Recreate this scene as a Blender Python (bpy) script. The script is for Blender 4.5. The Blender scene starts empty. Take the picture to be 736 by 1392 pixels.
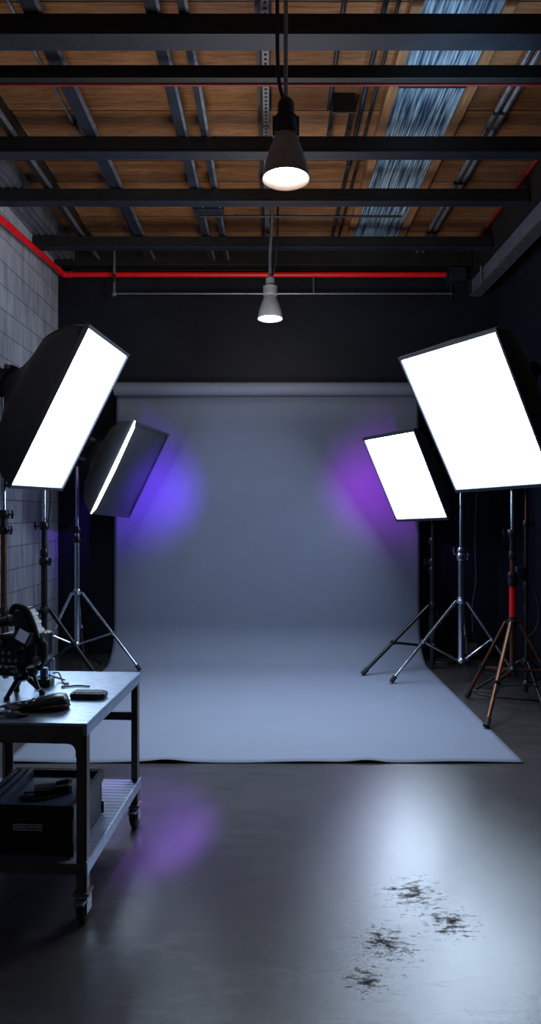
import bpy, bmesh, math, random
from mathutils import Vector, Matrix, Euler
random.seed(7)
PI = math.pi
scene = bpy.context.scene
C = scene.collection

# ------------------------------------------------------------------ helpers
def lin(c):
    return tuple((x / 255 / 12.92) if x / 255 <= .04045 else ((x / 255 + .055) / 1.055) ** 2.4 for x in c) + (1,)

def mat(name, rgb, rough=.5, metal=0., var=.12, scale=20., bump=0., spec=.5, stretch=None, sheen=0.):
    """procedural principled material: colour and roughness broken up by noise"""
    m = bpy.data.materials.new(name); m.use_nodes = True
    nt = m.node_tree; N = nt.nodes; L = nt.links
    b = N['Principled BSDF']
    tc = N.new('ShaderNodeTexCoord'); mp = N.new('ShaderNodeMapping')
    if stretch: mp.inputs['Scale'].default_value = stretch
    nz = N.new('ShaderNodeTexNoise'); nz.inputs['Scale'].default_value = scale; nz.inputs['Detail'].default_value = 4
    rp = N.new('ShaderNodeValToRGB')
    c = lin(rgb)
    rp.color_ramp.elements[0].position = .3; rp.color_ramp.elements[1].position = .7
    rp.color_ramp.elements[0].color = tuple(x * (1 - var) for x in c[:3]) + (1,)
    rp.color_ramp.elements[1].color = tuple(min(1, x * (1 + var)) for x in c[:3]) + (1,)
    mr = N.new('ShaderNodeMapRange')
    mr.inputs['To Min'].default_value = max(.02, rough * .85); mr.inputs['To Max'].default_value = min(1, rough * 1.15)
    L.new(tc.outputs['Object'], mp.inputs['Vector']); L.new(mp.outputs['Vector'], nz.inputs['Vector'])
    L.new(nz.outputs['Fac'], rp.inputs['Fac']); L.new(rp.outputs['Color'], b.inputs['Base Color'])
    L.new(nz.outputs['Fac'], mr.inputs['Value']); L.new(mr.outputs['Result'], b.inputs['Roughness'])
    b.inputs['Metallic'].default_value = metal
    b.inputs['Specular IOR Level'].default_value = spec
    if sheen: b.inputs['Sheen Weight'].default_value = sheen
    if bump:
        bp = N.new('ShaderNodeBump'); bp.inputs['Strength'].default_value = bump; bp.inputs['Distance'].default_value = .01
        L.new(nz.outputs['Fac'], bp.inputs['Height']); L.new(bp.outputs['Normal'], b.inputs['Normal'])
    return m

def emat(name, rgb, strength, back_dark=False):
    m = bpy.data.materials.new(name); m.use_nodes = True
    nt = m.node_tree; b = nt.nodes['Principled BSDF']
    b.inputs['Base Color'].default_value = (.8, .8, .8, 1)
    nz = nt.nodes.new('ShaderNodeTexNoise'); nz.inputs['Scale'].default_value = 3
    mr = nt.nodes.new('ShaderNodeMapRange'); mr.inputs['To Min'].default_value = strength * .95; mr.inputs['To Max'].default_value = strength * 1.05
    nt.links.new(nz.outputs['Fac'], mr.inputs['Value']); nt.links.new(mr.outputs['Result'], b.inputs['Emission Strength'])
    b.inputs['Emission Color'].default_value = lin(rgb)
    return m

def obj(name, bm, m=None, parent=None, smooth=False, bevel=0, label=None):
    bmesh.ops.recalc_face_normals(bm, faces=bm.faces)
    me = bpy.data.meshes.new(name); bm.to_mesh(me); bm.free()
    if smooth:
        for p in me.polygons: p.use_smooth = True
    o = bpy.data.objects.new(name, me); C.objects.link(o)
    if m: me.materials.append(m)
    if parent is not None: o.parent = parent
    if bevel:
        md = o.modifiers.new('bevel', 'BEVEL'); md.width = bevel; md.segments = 2; md.limit_method = 'ANGLE'
    if smooth:
        md = o.modifiers.new('split', 'EDGE_SPLIT'); md.split_angle = math.radians(38)
    if label: o['label'] = label
    return o

def tag(o, label, cat, group=None, kind=None):
    o['label'] = label; o['category'] = cat
    if group: o['group'] = group
    if kind: o['kind'] = kind
    return o

def thing(name, label, cat, loc=(0, 0, 0), rotz=0, group=None):
    o = bpy.data.objects.new(name, None); C.objects.link(o); o.empty_display_size = .1
    o.location = loc; o.rotation_euler = (0, 0, rotz)
    return tag(o, label, cat, group)

def struct(name, bm, m, **k):
    o = obj(name, bm, m, **k); o['kind'] = 'structure'; return o

def box(bm, x0, x1, y0, y1, z0, z1, M=None):
    vs = [bm.verts.new((x, y, z)) for z in (z0, z1) for y in (y0, y1) for x in (x0, x1)]
    for f in ((0, 2, 3, 1), (4, 5, 7, 6), (0, 1, 5, 4), (2, 6, 7, 3), (0, 4, 6, 2), (1, 3, 7, 5)):
        bm.faces.new([vs[i] for i in f])
    if M is not None:
        for v in vs: v.co = M @ v.co
    return bm

def B(*a, M=None):
    return box(bmesh.new(), *a, M=M)

def frame_of(d):
    d = d.normalized(); up = Vector((0, 0, 1)) if abs(d.z) < .95 else Vector((0, 1, 0))
    a = d.cross(up).normalized(); return a, a.cross(d).normalized()

def tube(bm, pts, r, n=12, cap=True, flat=1.):
    """round (or flattened) tube along a polyline; r number or list"""
    pts = [Vector(p) for p in pts]; rings = []
    rs = r if isinstance(r, (list, tuple)) else [r] * len(pts)
    pa = None
    for i, p in enumerate(pts):
        d = (pts[min(i + 1, len(pts) - 1)] - pts[max(i - 1, 0)])
        if pa is None: a, b = frame_of(d)
        else:
            d.normalize(); a = (pa - d * pa.dot(d)).normalized(); b = a.cross(d).normalized()
        pa = a
        rings.append([bm.verts.new(p + (a * math.cos(2 * PI * k / n) + b * math.sin(2 * PI * k / n) * flat) * rs[i]) for k in range(n)])
    for i in range(len(rings) - 1):
        for k in range(n):
            bm.faces.new((rings[i][k], rings[i][(k + 1) % n], rings[i + 1][(k + 1) % n], rings[i + 1][k]))
    if cap:
        bm.faces.new(rings[0]); bm.faces.new(rings[-1])
    return bm

def T(pts, r, n=12, **k):
    return tube(bmesh.new(), pts, r, n, **k)

def lathe(bm, prof, n=32, M=None, cap0=False, cap1=False):
    rings = []
    for (r, z) in prof:
        rings.append([bm.verts.new((r * math.cos(2 * PI * k / n), r * math.sin(2 * PI * k / n), z)) for k in range(n)])
    for i in range(len(rings) - 1):
        for k in range(n):
            bm.faces.new((rings[i][k], rings[i][(k + 1) % n], rings[i + 1][(k + 1) % n], rings[i + 1][k]))
    if cap0: bm.faces.new(rings[0])
    if cap1: bm.faces.new(rings[-1])
    if M is not None:
        for R in rings:
            for v in R: v.co = M @ v.co
    return bm

def smooth_path(pts, sub=6):
    """Catmull-Rom through points"""
    P = [Vector(p) for p in pts]; out = []
    for i in range(len(P) - 1):
        p0, p1, p2, p3 = P[max(i - 1, 0)], P[i], P[i + 1], P[min(i + 2, len(P) - 1)]
        for s in range(sub):
            t = s / sub
            out.append(.5 * ((2 * p1) + (p2 - p0) * t + (2 * p0 - 5 * p1 + 4 * p2 - p3) * t * t + (-p0 + 3 * p1 - 3 * p2 + p3) * t ** 3))
    out.append(P[-1]); return out

def align(p, d):
    """matrix placing local +Z along d at p"""
    q = Vector((0, 0, 1)).rotation_difference(Vector(d).normalized())
    return Matrix.Translation(Vector(p)) @ q.to_matrix().to_4x4()

def rvec(r):
    v = Vector(r); return Matrix.Rotation(v.length, 4, v.normalized())

# ------------------------------------------------------------------ materials
M_black = mat('black_wall_paint', (13, 18, 30), .6, var=.2, scale=3, bump=.08, spec=.3)
M_steel = mat('dark_painted_steel', (17, 23, 38), .55, var=.25, scale=9, bump=.05)
M_wallsteel = mat('grey_primer_steel', (92, 98, 112), .45, .3, var=.2, scale=6)
M_steel_dk = mat('black_painted_steel', (8, 9, 12), .6, var=.25, scale=9, bump=.05)
M_joist = mat('blue_grey_steel', (36, 41, 54), .42, .3, var=.3, scale=6, bump=.05)
M_galv = mat('galvanised_steel', (150, 158, 172), .38, .85, var=.25, scale=14)
M_red = mat('red_pipe_paint', (225, 18, 26), .38, var=.15, scale=12)
M_reddk = mat('dull_red_paint', (112, 16, 18), .55, var=.25, scale=12)
M_chrome = mat('chrome', (190, 198, 212), .2, 1., var=.08, scale=30)
M_blackmetal = mat('black_anodised_metal', (22, 23, 26), .3, .3, var=.2, scale=25)
M_blackplastic = mat('black_plastic', (17, 18, 20), .38, var=.25, scale=40, bump=.03)
M_rubber = mat('black_rubber', (14, 14, 15), .7, var=.2, scale=40, bump=.1)
M_copper = mat('copper_brown_metal', (92, 56, 40), .34, .7, var=.25, scale=20)
M_redgloss = mat('red_gloss_metal', (200, 20, 24), .3, .1, var=.1, scale=20)
M_fabric = mat('black_softbox_fabric', (15, 17, 24), .62, var=.2, scale=8, bump=.25, sheen=.12)
M_fabric2 = mat('black_cover_fabric', (26, 32, 46), .6, var=.15, scale=5, bump=.35, sheen=.1)
M_paper = mat('grey_seamless_paper', (108, 113, 130), .75, var=.03, scale=4, spec=.25)
M_table = mat('brushed_steel_top', (150, 166, 186), .36, .8, var=.4, scale=5, stretch=(3, 30, 3), bump=.06)
M_shelf = mat('dull_steel_shelf', (104, 108, 128), .5, .5, var=.25, scale=8)
M_frame = mat('dark_bronze_steel', (100, 90, 88), .4, .55, var=.2, scale=15)
M_batten = mat('pale_wood_batten', (124, 88, 60), .6, var=.3, scale=5, stretch=(12, 1, 12), bump=.1)
M_shade_dk = mat('charcoal_enamel', (150, 134, 124), .45, .2, var=.12, scale=14)
M_shade_gr = mat('grey_aluminium', (150, 154, 164), .38, .4, var=.12, scale=14)
M_cable = mat('black_cable_sheath', (15, 15, 17), .5, var=.2, scale=30)
M_greycable = mat('grey_cable_sheath', (60, 62, 70), .5, var=.2, scale=30)
M_silver = mat('silver_plastic', (140, 146, 156), .3, .7, var=.1, scale=40)
M_keys = mat('grey_rubber_keys', (128, 134, 144), .5, var=.1, scale=40)
M_case = mat('black_case_shell', (13, 14, 17), .42, var=.2, scale=60, bump=.05)
M_caselin = mat('dark_blue_case_lining', (50, 60, 82), .5, var=.2, scale=20, bump=.1)
M_plate = mat('label_plate_grey', (30, 31, 34), .5, var=.1)
M_platetext = mat('label_lettering', (215, 215, 220), .5, var=.05)
M_diff = emat('lit_diffuser_fabric', (208, 231, 255), 12.5)
M_diffs = emat('lit_diffuser_fabric_small', (208, 231, 255), 15)
M_strip = emat('lit_edge_strip', (255, 244, 238), 5)
M_bulb = emat('lit_lamp_opening', (255, 250, 244), 9)
M_screen = emat('dim_screen', (120, 150, 190), .12)

def glassmat():
    m = bpy.data.materials.new('clear_plastic'); m.use_nodes = True
    b = m.node_tree.nodes['Principled BSDF']
    b.inputs['Transmission Weight'].default_value = 1; b.inputs['IOR'].default_value = 1.2
    b.inputs['Base Color'].default_value = (.8, .88, .95, 1); b.inputs['Roughness'].default_value = .06
    return m
M_glass = glassmat()

def wood_deck():
    m = bpy.data.materials.new('plank_deck'); m.use_nodes = True
    nt = m.node_tree; N = nt.nodes; L = nt.links; b = N['Principled BSDF']
    tc = N.new('ShaderNodeTexCoord')
    br = N.new('ShaderNodeTexBrick')
    br.inputs['Scale'].default_value = 1; br.inputs['Brick Width'].default_value = 4.9; br.inputs['Row Height'].default_value = .33
    br.inputs['Mortar Size'].default_value = .006; br.inputs['Mortar Smooth'].default_value = .2; br.offset = .37
    br.inputs['Color1'].default_value = lin((150, 108, 76)); br.inputs['Color2'].default_value = lin((120, 84, 58)); br.inputs['Mortar'].default_value = lin((14, 9, 6))
    mp = N.new('ShaderNodeMapping'); mp.inputs['Scale'].default_value = (1.6, 22, 1)
    nz = N.new('ShaderNodeTexNoise'); nz.inputs['Scale'].default_value = 3.2; nz.inputs['Detail'].default_value = 9; nz.inputs['Roughness'].default_value = .72; nz.inputs['Distortion'].default_value = .5
    rp = N.new('ShaderNodeValToRGB'); rp.color_ramp.elements[0].position = .34; rp.color_ramp.elements[1].position = .62
    rp.color_ramp.elements[0].color = (.3, .27, .25, 1); rp.color_ramp.elements[1].color = (1.12, 1.08, 1, 1)
    mx = N.new('ShaderNodeMixRGB'); mx.blend_type = 'MULTIPLY'; mx.inputs['Fac'].default_value = .85
    n2 = N.new('ShaderNodeTexNoise'); n2.inputs['Scale'].default_value = 1.3; n2.inputs['Detail'].default_value = 3
    r2 = N.new('ShaderNodeValToRGB'); r2.color_ramp.elements[0].position = .32; r2.color_ramp.elements[1].position = .65
    r2.color_ramp.elements[0].color = (.45, .42, .4, 1); r2.color_ramp.elements[1].color = (1, 1, 1, 1)
    mx2 = N.new('ShaderNodeMixRGB'); mx2.blend_type = 'MULTIPLY'; mx2.inputs['Fac'].default_value = .8
    L.new(tc.outputs['Object'], br.inputs['Vector']); L.new(tc.outputs['Object'], mp.inputs['Vector']); L.new(mp.outputs['Vector'], nz.inputs['Vector'])
    L.new(tc.outputs['Object'], n2.inputs['Vector'])
    L.new(nz.outputs['Fac'], rp.inputs['Fac']); L.new(br.outputs['Color'], mx.inputs['Color1']); L.new(rp.outputs['Color'], mx.inputs['Color2'])
    L.new(n2.outputs['Fac'], r2.inputs['Fac']); L.new(mx.outputs['Color'], mx2.inputs['Color1']); L.new(r2.outputs['Color'], mx2.inputs['Color2'])
    L.new(mx2.outputs['Color'], b.inputs['Base Color'])
    b.inputs['Roughness'].default_value = .65; b.inputs['Specular IOR Level'].default_value = .25
    bp = N.new('ShaderNodeBump'); bp.inputs['Strength'].default_value = .3; bp.inputs['Distance'].default_value = .01
    L.new(nz.outputs['Fac'], bp.inputs['Height']); L.new(bp.outputs['Normal'], b.inputs['Normal'])
    return m
M_deck = wood_deck()

def block_wall():
    m = bpy.data.materials.new('painted_block_wall'); m.use_nodes = True
    nt = m.node_tree; N = nt.nodes; L = nt.links; b = N['Principled BSDF']
    tc = N.new('ShaderNodeTexCoord'); sep = N.new('ShaderNodeSeparateXYZ'); cmb = N.new('ShaderNodeCombineXYZ')
    L.new(tc.outputs['Object'], sep.inputs[0]); L.new(sep.outputs['Y'], cmb.inputs['X']); L.new(sep.outputs['Z'], cmb.inputs['Y'])
    br = N.new('ShaderNodeTexBrick'); br.inputs['Scale'].default_value = 1
    br.inputs['Brick Width'].default_value = .4; br.inputs['Row Height'].default_value = .2
    br.inputs['Mortar Size'].default_value = .005; br.inputs['Mortar Smooth'].default_value = .4
    br.inputs['Color1'].default_value = lin((158, 160, 170)); br.inputs['Color2'].default_value = lin((144, 146, 156)); br.inputs['Mortar'].default_value = lin((100, 102, 112))
    mp = N.new('ShaderNodeMapping'); mp.inputs['Scale'].default_value = (1, 9, 1.2)
    nz = N.new('ShaderNodeTexNoise'); nz.inputs['Scale'].default_value = 2.4; nz.inputs['Detail'].default_value = 7
    rp = N.new('ShaderNodeValToRGB'); rp.color_ramp.elements[0].position = .3; rp.color_ramp.elements[1].position = .66
    rp.color_ramp.elements[0].color = (.55, .55, .57, 1); rp.color_ramp.elements[1].color = (1.05, 1.05, 1.05, 1)
    mx = N.new('ShaderNodeMixRGB'); mx.blend_type = 'MULTIPLY'; mx.inputs['Fac'].default_value = .8
    L.new(cmb.outputs[0], br.inputs['Vector']); L.new(tc.outputs['Object'], mp.inputs['Vector']); L.new(mp.outputs['Vector'], nz.inputs['Vector'])
    L.new(nz.outputs['Fac'], rp.inputs['Fac']); L.new(br.outputs['Color'], mx.inputs['Color1']); L.new(rp.outputs['Color'], mx.inputs['Color2'])
    L.new(mx.outputs['Color'], b.inputs['Base Color']); b.inputs['Roughness'].default_value = .6
    iv = N.new('ShaderNodeMath'); iv.operation = 'SUBTRACT'; iv.inputs[0].default_value = 1; L.new(br.outputs['Fac'], iv.inputs[1])
    bp = N.new('ShaderNodeBump'); bp.inputs['Strength'].default_value = .6; bp.inputs['Distance'].default_value = .006
    L.new(iv.outputs[0], bp.inputs['Height']); L.new(bp.outputs['Normal'], b.inputs['Normal'])
    return m
M_block = block_wall()

def concrete():
    m = bpy.data.materials.new('sealed_concrete_floor'); m.use_nodes = True
    nt = m.node_tree; N = nt.nodes; L = nt.links; b = N['Principled BSDF']
    tc = N.new('ShaderNodeTexCoord')
    def noise(s, d, stretch=None, r=.6):
        n = N.new('ShaderNodeTexNoise'); n.inputs['Scale'].default_value = s; n.inputs['Detail'].default_value = d; n.inputs['Roughness'].default_value = r
        if stretch:
            mp = N.new('ShaderNodeMapping'); mp.inputs['Scale'].default_value = stretch
            L.new(tc.outputs['Object'], mp.inputs['Vector']); L.new(mp.outputs['Vector'], n.inputs['Vector'])
        else: L.new(tc.outputs['Object'], n.inputs['Vector'])
        return n
    big = noise(1.1, 5); fine = noise(70, 9, (1, 1.8, 1), .8); streak = noise(4, 6, (1, 4, 1))
    rp = N.new('ShaderNodeValToRGB'); rp.color_ramp.elements[0].position = .3; rp.color_ramp.elements[1].position = .7
    rp.color_ramp.elements[0].color = lin((44, 41, 42)); rp.color_ramp.elements[1].color = lin((74, 69, 69))
    mixn = N.new('ShaderNodeMath'); mixn.operation = 'ADD'
    half1 = N.new('ShaderNodeMath'); half1.operation = 'MULTIPLY'; half1.inputs[1].default_value = .45
    half2 = N.new('ShaderNodeMath'); half2.operation = 'MULTIPLY'; half2.inputs[1].default_value = .55
    L.new(streak.outputs['Fac'], half1.inputs[0]); L.new(big.outputs['Fac'], half2.inputs[0])
    L.new(half1.outputs[0], mixn.inputs[0]); L.new(half2.outputs[0], mixn.inputs[1]); L.new(mixn.outputs[0], rp.inputs['Fac'])
    # worn scuffs at two places on the slab
    prev = None
    for (sx, sy, rad) in ((.56, 2.60, .26), (.40, 2.30, .24), (.66, 2.42, .22), (.30, 2.12, .16)):
        d = N.new('ShaderNodeVectorMath'); d.operation = 'DISTANCE'; d.inputs[1].default_value = (sx, sy, 0)
        L.new(tc.outputs['Object'], d.inputs[0])
        mr = N.new('ShaderNodeMapRange'); mr.inputs['From Min'].default_value = rad; mr.inputs['From Max'].default_value = 0
        L.new(d.outputs['Value'], mr.inputs['Value'])
        if prev is None: prev = mr.outputs['Result']
        else:
            mm = N.new('ShaderNodeMath'); mm.operation = 'MAXIMUM'; L.new(prev, mm.inputs[0]); L.new(mr.outputs['Result'], mm.inputs[1]); prev = mm.outputs[0]
    sc = noise(20, 12, (1, 2., 1), .85)
    th = N.new('ShaderNodeMath'); th.operation = 'MULTIPLY_ADD'; th.inputs[1].default_value = .24
    L.new(prev, th.inputs[0]); L.new(sc.outputs['Fac'], th.inputs[2])
    ml = N.new('ShaderNodeMapRange'); ml.inputs['From Min'].default_value = .67; ml.inputs['From Max'].default_value = .76
    L.new(th.outputs[0], ml.inputs['Value'])
    mx = N.new('ShaderNodeMixRGB'); mx.inputs['Color2'].default_value = lin((40, 31, 26))
    L.new(ml.outputs[0], mx.inputs['Fac']); L.new(rp.outputs['Color'], mx.inputs['Color1']); L.new(mx.outputs['Color'], b.inputs['Base Color'])
    mr = N.new('ShaderNodeMapRange'); mr.inputs['From Min'].default_value = .3; mr.inputs['From Max'].default_value = .7
    mr.inputs['To Min'].default_value = .17; mr.inputs['To Max'].default_value = .27
    rr = N.new('ShaderNodeMath'); rr.operation = 'MULTIPLY_ADD'; rr.inputs[1].default_value = .5; rs_ = N.new('ShaderNodeMath'); rs_.operation = 'MULTIPLY'; rs_.inputs[1].default_value = .5
    L.new(fine.outputs['Fac'], rr.inputs[0]); L.new(big.outputs['Fac'], rs_.inputs[0]); L.new(rs_.outputs[0], rr.inputs[2]); L.new(rr.outputs[0], mr.inputs['Value'])
    ad = N.new('ShaderNodeMath'); ad.operation = 'MULTIPLY_ADD'; ad.inputs[1].default_value = .5
    L.new(ml.outputs[0], ad.inputs[0]); L.new(mr.outputs['Result'], ad.inputs[2]); L.new(ad.outputs[0], b.inputs['Roughness'])
    ss = N.new('ShaderNodeMath'); ss.operation = 'MULTIPLY_ADD'; ss.inputs[1].default_value = -.9; ss.inputs[2].default_value = 1.; L.new(ml.outputs[0], ss.inputs[0]); L.new(ss.outputs[0], b.inputs['Specular IOR Level']); sb = N.new('ShaderNodeMath'); sb.operation = 'MULTIPLY_ADD'; sb.inputs[1].default_value = -.26; sb.inputs[2].default_value = .26; sb.use_clamp = True; L.new(ml.outputs[0], sb.inputs[0]); L.new(sb.outputs[0], b.inputs['Coat Weight']); b.inputs['Coat Roughness'].default_value = .2; b.inputs['Coat IOR'].default_value = 1.6
    bp = N.new('ShaderNodeBump'); bp.inputs['Strength'].default_value = .25; bp.inputs['Distance'].default_value = .004
    mid = noise(15, 8, (1, 1.7, 1), .7)
    sm = N.new('ShaderNodeMath'); sm.operation = 'MULTIPLY_ADD'; sm.inputs[1].default_value = .8
    L.new(mid.outputs['Fac'], sm.inputs[0]); L.new(fine.outputs['Fac'], sm.inputs[2]); L.new(sm.outputs[0], bp.inputs['Height'])
    L.new(bp.outputs['Normal'], b.inputs['Normal'])
    return m
M_floor = concrete()

def corrugated():
    m = bpy.data.materials.new('ribbed_roof_sheet'); m.use_nodes = True
    nt = m.node_tree; N = nt.nodes; L = nt.links; b = N['Principled BSDF']
    tc = N.new('ShaderNodeTexCoord'); mp = N.new('ShaderNodeMapping'); mp.inputs['Scale'].default_value = (60, 2.2, 1)
    nz = N.new('ShaderNodeTexNoise'); nz.inputs['Scale'].default_value = 1; nz.inputs['Detail'].default_value = 5
    rp = N.new('ShaderNodeValToRGB'); rp.color_ramp.elements[0].position = .38; rp.color_ramp.elements[1].position = .68
    rp.color_ramp.elements[0].color = lin((40, 66, 98)); rp.color_ramp.elements[1].color = lin((178, 204, 226))  # bright streaks of reflection put into the sheet's colour
    L.new(tc.outputs['Object'], mp.inputs['Vector']); L.new(mp.outputs['Vector'], nz.inputs['Vector']); L.new(nz.outputs['Fac'], rp.inputs['Fac'])
    L.new(rp.outputs['Color'], b.inputs['Base Color']); b.inputs['Metallic'].default_value = .35; b.inputs['Roughness'].default_value = .4
    return m
M_corr = corrugated()

# ------------------------------------------------------------------ room shell
XL, XR, YB, YR, ZC = -2.247, 2.40, 7.0, -2.2, 4.30
struct('floor', B(XL - .2, XR + .2, YR - .2, YB + .2, -.1, 0), M_floor)
struct('ceiling', B(XL - .2, XR + .2, YR - .2, YB + .2, ZC, ZC + .1), M_deck)
struct('wall_left', B(XL - .2, XL, YR, YB, 0, ZC), M_block)
struct('wall_right', B(XR, XR + .2, YR, YB, 0, ZC), M_black)
struct('wall_back', B(XL - .2, XR + .2, YB, YB + .2, 0, ZC), M_black)
struct('wall_rear', B(XL - .2, XR + .2, YR - .2, YR, 0, ZC), M_black)

# ------------------------------------------------------------------ ceiling steel
def ibeam(x0, x1, y0, y1, z0, z1, web=.4, t=.012):
    """section in YZ: two flanges and a web, run along X"""
    bm = bmesh.new(); yc = (y0 + y1) / 2; w = (y1 - y0) * web / 2
    box(bm, x0, x1, y0, y1, z0, z0 + t); box(bm, x0, x1, y0, y1, z1 - t, z1); box(bm, x0, x1, yc - w, yc + w, z0 + t, z1 - t)
    return bm
beams = [('black steel ceiling beam nearest the camera, thickest of the cross beams', -2.245, 2.09, 3.467, 3.585, 4.0, 4.112),
         ('black steel cross beam behind the big charcoal pendant lamp', -2.245, 2.09, 4.60, 4.70, 4.0, 4.112),
         ('black steel cross beam just below the opening of the big charcoal pendant lamp', -2.245, 2.09, 5.33, 5.42, 4.0, 4.105),
         ('black steel cross beam second from the back wall, above the red pipe', -2.245, 2.09, 6.23, 6.31, 3.99, 4.095)]
for lab, x0, x1, y0, y1, z0, z1 in beams:
    t = thing('steel_beam', lab, 'beam', (0, y0, z0), group='cross beams under the wooden ceiling')
    obj('beam_web', B(x0, x1, 0, y1 - y0, .014, z1 - z0), M_steel_dk, t, bevel=.003)
    obj('bottom_flange', B(x0, x1, -.004, y1 - y0 + .004, 0, .014), M_steel, t, bevel=.002)  # bounce light on the underside put into the lighter flange colour
t = thing('steel_beam', 'black steel beam along the back wall just above the red pipe', 'beam', (0, 6.86, 4.06), group='cross beams under the wooden ceiling')
obj('beam_web', B(-2.245, 2.09, 0, .13, 0, .236), M_steel_dk, t, bevel=.003)
# narrow bar with red line on its lower edge
t = thing('strut_bar', 'thin black cross bar with a red pipe under its edge', 'beam', (0, 3.79, 3.985))
obj('bar', B(-2.245, 2.09, 0, .05, 0, .075), M_steel_dk, t, bevel=.003)
obj('pipe', T([(-2.24, .055, -.004), (2.09, .055, -.004)], .008), M_reddk, t, smooth=True, label='thin red pipe')

def joist(name, lab, x, w, z0=4.115, z1=4.298, y0=1.2, y1=6.855, m=M_joist, style='channel', x2=None):
    """length-wise member fixed under the deck"""
    dx = 0 if x2 is None else x2 - x
    t = thing(name, lab, 'joist', (x, y0, z0))
    sh = Matrix.Identity(4); sh[0][1] = dx / (y1 - y0)
    L_ = y1 - y0
    if style == 'channel':
        bm = bmesh.new(); box(bm, -w / 2, w / 2, 0, L_, 0, .01, M=sh); obj('lower_flange', bm, m, t)
        bm = bmesh.new(); box(bm, -w / 2, -w / 2 + .012, 0, L_, .01, z1 - z0, M=sh); obj('web', bm, M_steel_dk, t)
        bm = bmesh.new(); box(bm, w / 2 - .012, w / 2 + .006, 0, L_, -.006, .02, M=sh); obj('edge_highlight_lip', bm, M_galv if style != 'x' else m, t)  # pale lip paints in the thin highlight along the joist edge
    return t
joist('ceiling_joist', 'wide dark steel joist left of centre running towards the back wall', -1.245, .095, m=M_steel)
joist('ceiling_joist', 'blue-grey steel joist left of the bright-edged one, near the ceiling centre', -.615, .075)
joist('ceiling_joist', 'narrow blue-grey steel joist with a bright left edge left of the pendant rods', -.455, .05)
joist('ceiling_joist', 'dark narrow joist second from the block wall', -1.80, .055, m=M_steel_dk)
# wide wall channels on the left
t = thing('wall_channel', 'ribbed grey steel channel along the top of the block wall', 'channel', (-2.13, 1.2, 4.12))
obj('flange', B(-.11, .10, 0, 5.65, 0, .012), M_wallsteel, t)
for i, xx in enumerate((-.10, -.035, .03, .09)):
    obj('rib', B(xx, xx + .014, 0, 5.65, -.012, .176), M_galv, t)
# perforated strut
t = thing('perforated_strut', 'narrow perforated metal strut on the ceiling left of the pendant rods', 'strut', (-.03, 1.2, 4.20))
bm = bmesh.new()
box(bm, -.02, -.008, 0, 5.65, 0, .098); box(bm, .008, .02, 0, 5.65, 0, .098)
for k in range(140): box(bm, -.008, .008, k * .04, k * .04 + .022, .002, .006)
obj('strut_channel', bm, M_wallsteel, t)
t = thing('perforated_strut', 'plain dark strut beside the perforated strut at the ceiling centre', 'strut', (-.075, 1.2, 4.22))
obj('strut_channel', B(-.01, .01, 0, 5.65, 0, .078), M_steel, t)

def conduit(lab, pts, r, m=M_galv, name='conduit', cat='pipe', grp=None, clips=()):
    t = thing(name, lab, cat, pts[0], group=grp); o = Vector(pts[0])
    obj('tube', T([Vector(p) - o for p in pts], r, 10), m, t, smooth=True)
    for p in clips:
        obj('clip', lathe(bmesh.new(), [(r * 1.15, -.012), (r * 1.55, -.012), (r * 1.55, .012), (r * 1.15, .012)], 12, M=align(Vector(p) - o, Vector(pts[1]) - Vector(pts[0]))), M_steel, t)
    return t
conduit('thin bright conduit on the ceiling between the left joists', smooth_path([(-1.43, 1.2, 4.26), (-1.42, 3.4, 4.26), (-1.40, 4.7, 4.26), (-1.36, 5.3, 4.25), (-1.38, 6.3, 4.25), (-1.38, 6.85, 4.25)]), .011, clips=[(-1.42, 3.4, 4.26), (-1.40, 4.7, 4.26)])
conduit('short conduit dropping to a small square bracket right of the big pendant lamp', [(.40, 1.2, 4.27), (.40, 4.55, 4.27)], .014, m=M_joist)
t = thing('ceiling_bracket', 'small dark square bracket on the ceiling right of the big pendant lamp', 'bracket', (.49, 4.42, 4.19))
obj('plate', B(-.075, .075, 0, .015, -.02, .108), M_steel_dk, t)
obj('arm', B(.06, .075, .015, .6, 0, .108), M_steel, t); obj('arm', B(-.075, -.06, .015, .6, 0, .108), M_steel, t)
conduit('conduit left of the skylight strip, running to the back wall', [(.625, 1.2, 4.24), (.61, 6.85, 4.24)], .016, m=M_joist, clips=[(.62, 3.7, 4.24), (.62, 5.2, 4.24)])
conduit('dark conduit against the wooden batten of the skylight strip', [(.70, 1.2, 4.25), (.68, 6.85, 4.25)], .012, m=M_steel_dk)
t = thing('twin_conduit', 'pair of bright parallel conduits right of the skylight strip', 'pipe', (1.55, 1.2, 4.20))
for dx in (-.028, .028): obj('tube', T([(dx, 0, 0), (dx, 5.65, 0)], .019), M_galv, t, smooth=True)
for k in range(6): obj('clip', B(-.05, .05, .4 + k * .95, .42 + k * .95, -.021, .0), M_steel, t)
for k in range(6): obj('hanger', T([(0, .41 + k * .95, -.01), (0, .41 + k * .95, .1)], .007, 8), M_steel, t)
conduit('thin red pipe along the right edge of the wooden ceiling', [(2.07, 1.2, 4.235), (2.07, 6.85, 4.235)], .016, m=M_reddk, name='red_pipe')
conduit('thin dark cross pipe under the planks between second and third beams from the back', [(-.62, 5.80, 4.09), (1.15, 5.80, 4.09)], .010, m=M_steel, clips=[(-.3, 5.80, 4.09), (.6, 5.80, 4.09)])
t = thing('junction_box', 'small flat grey junction box on the ceiling near the thin cross pipe', 'box', (-.535, 5.72, 4.085))
obj('housing', B(-.13, .13, -.04, .04, 0, .05), M_joist, t, bevel=.006); obj('cover', B(-.11, .11, -.03, .03, -.006, 0), M_steel, t)

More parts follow.
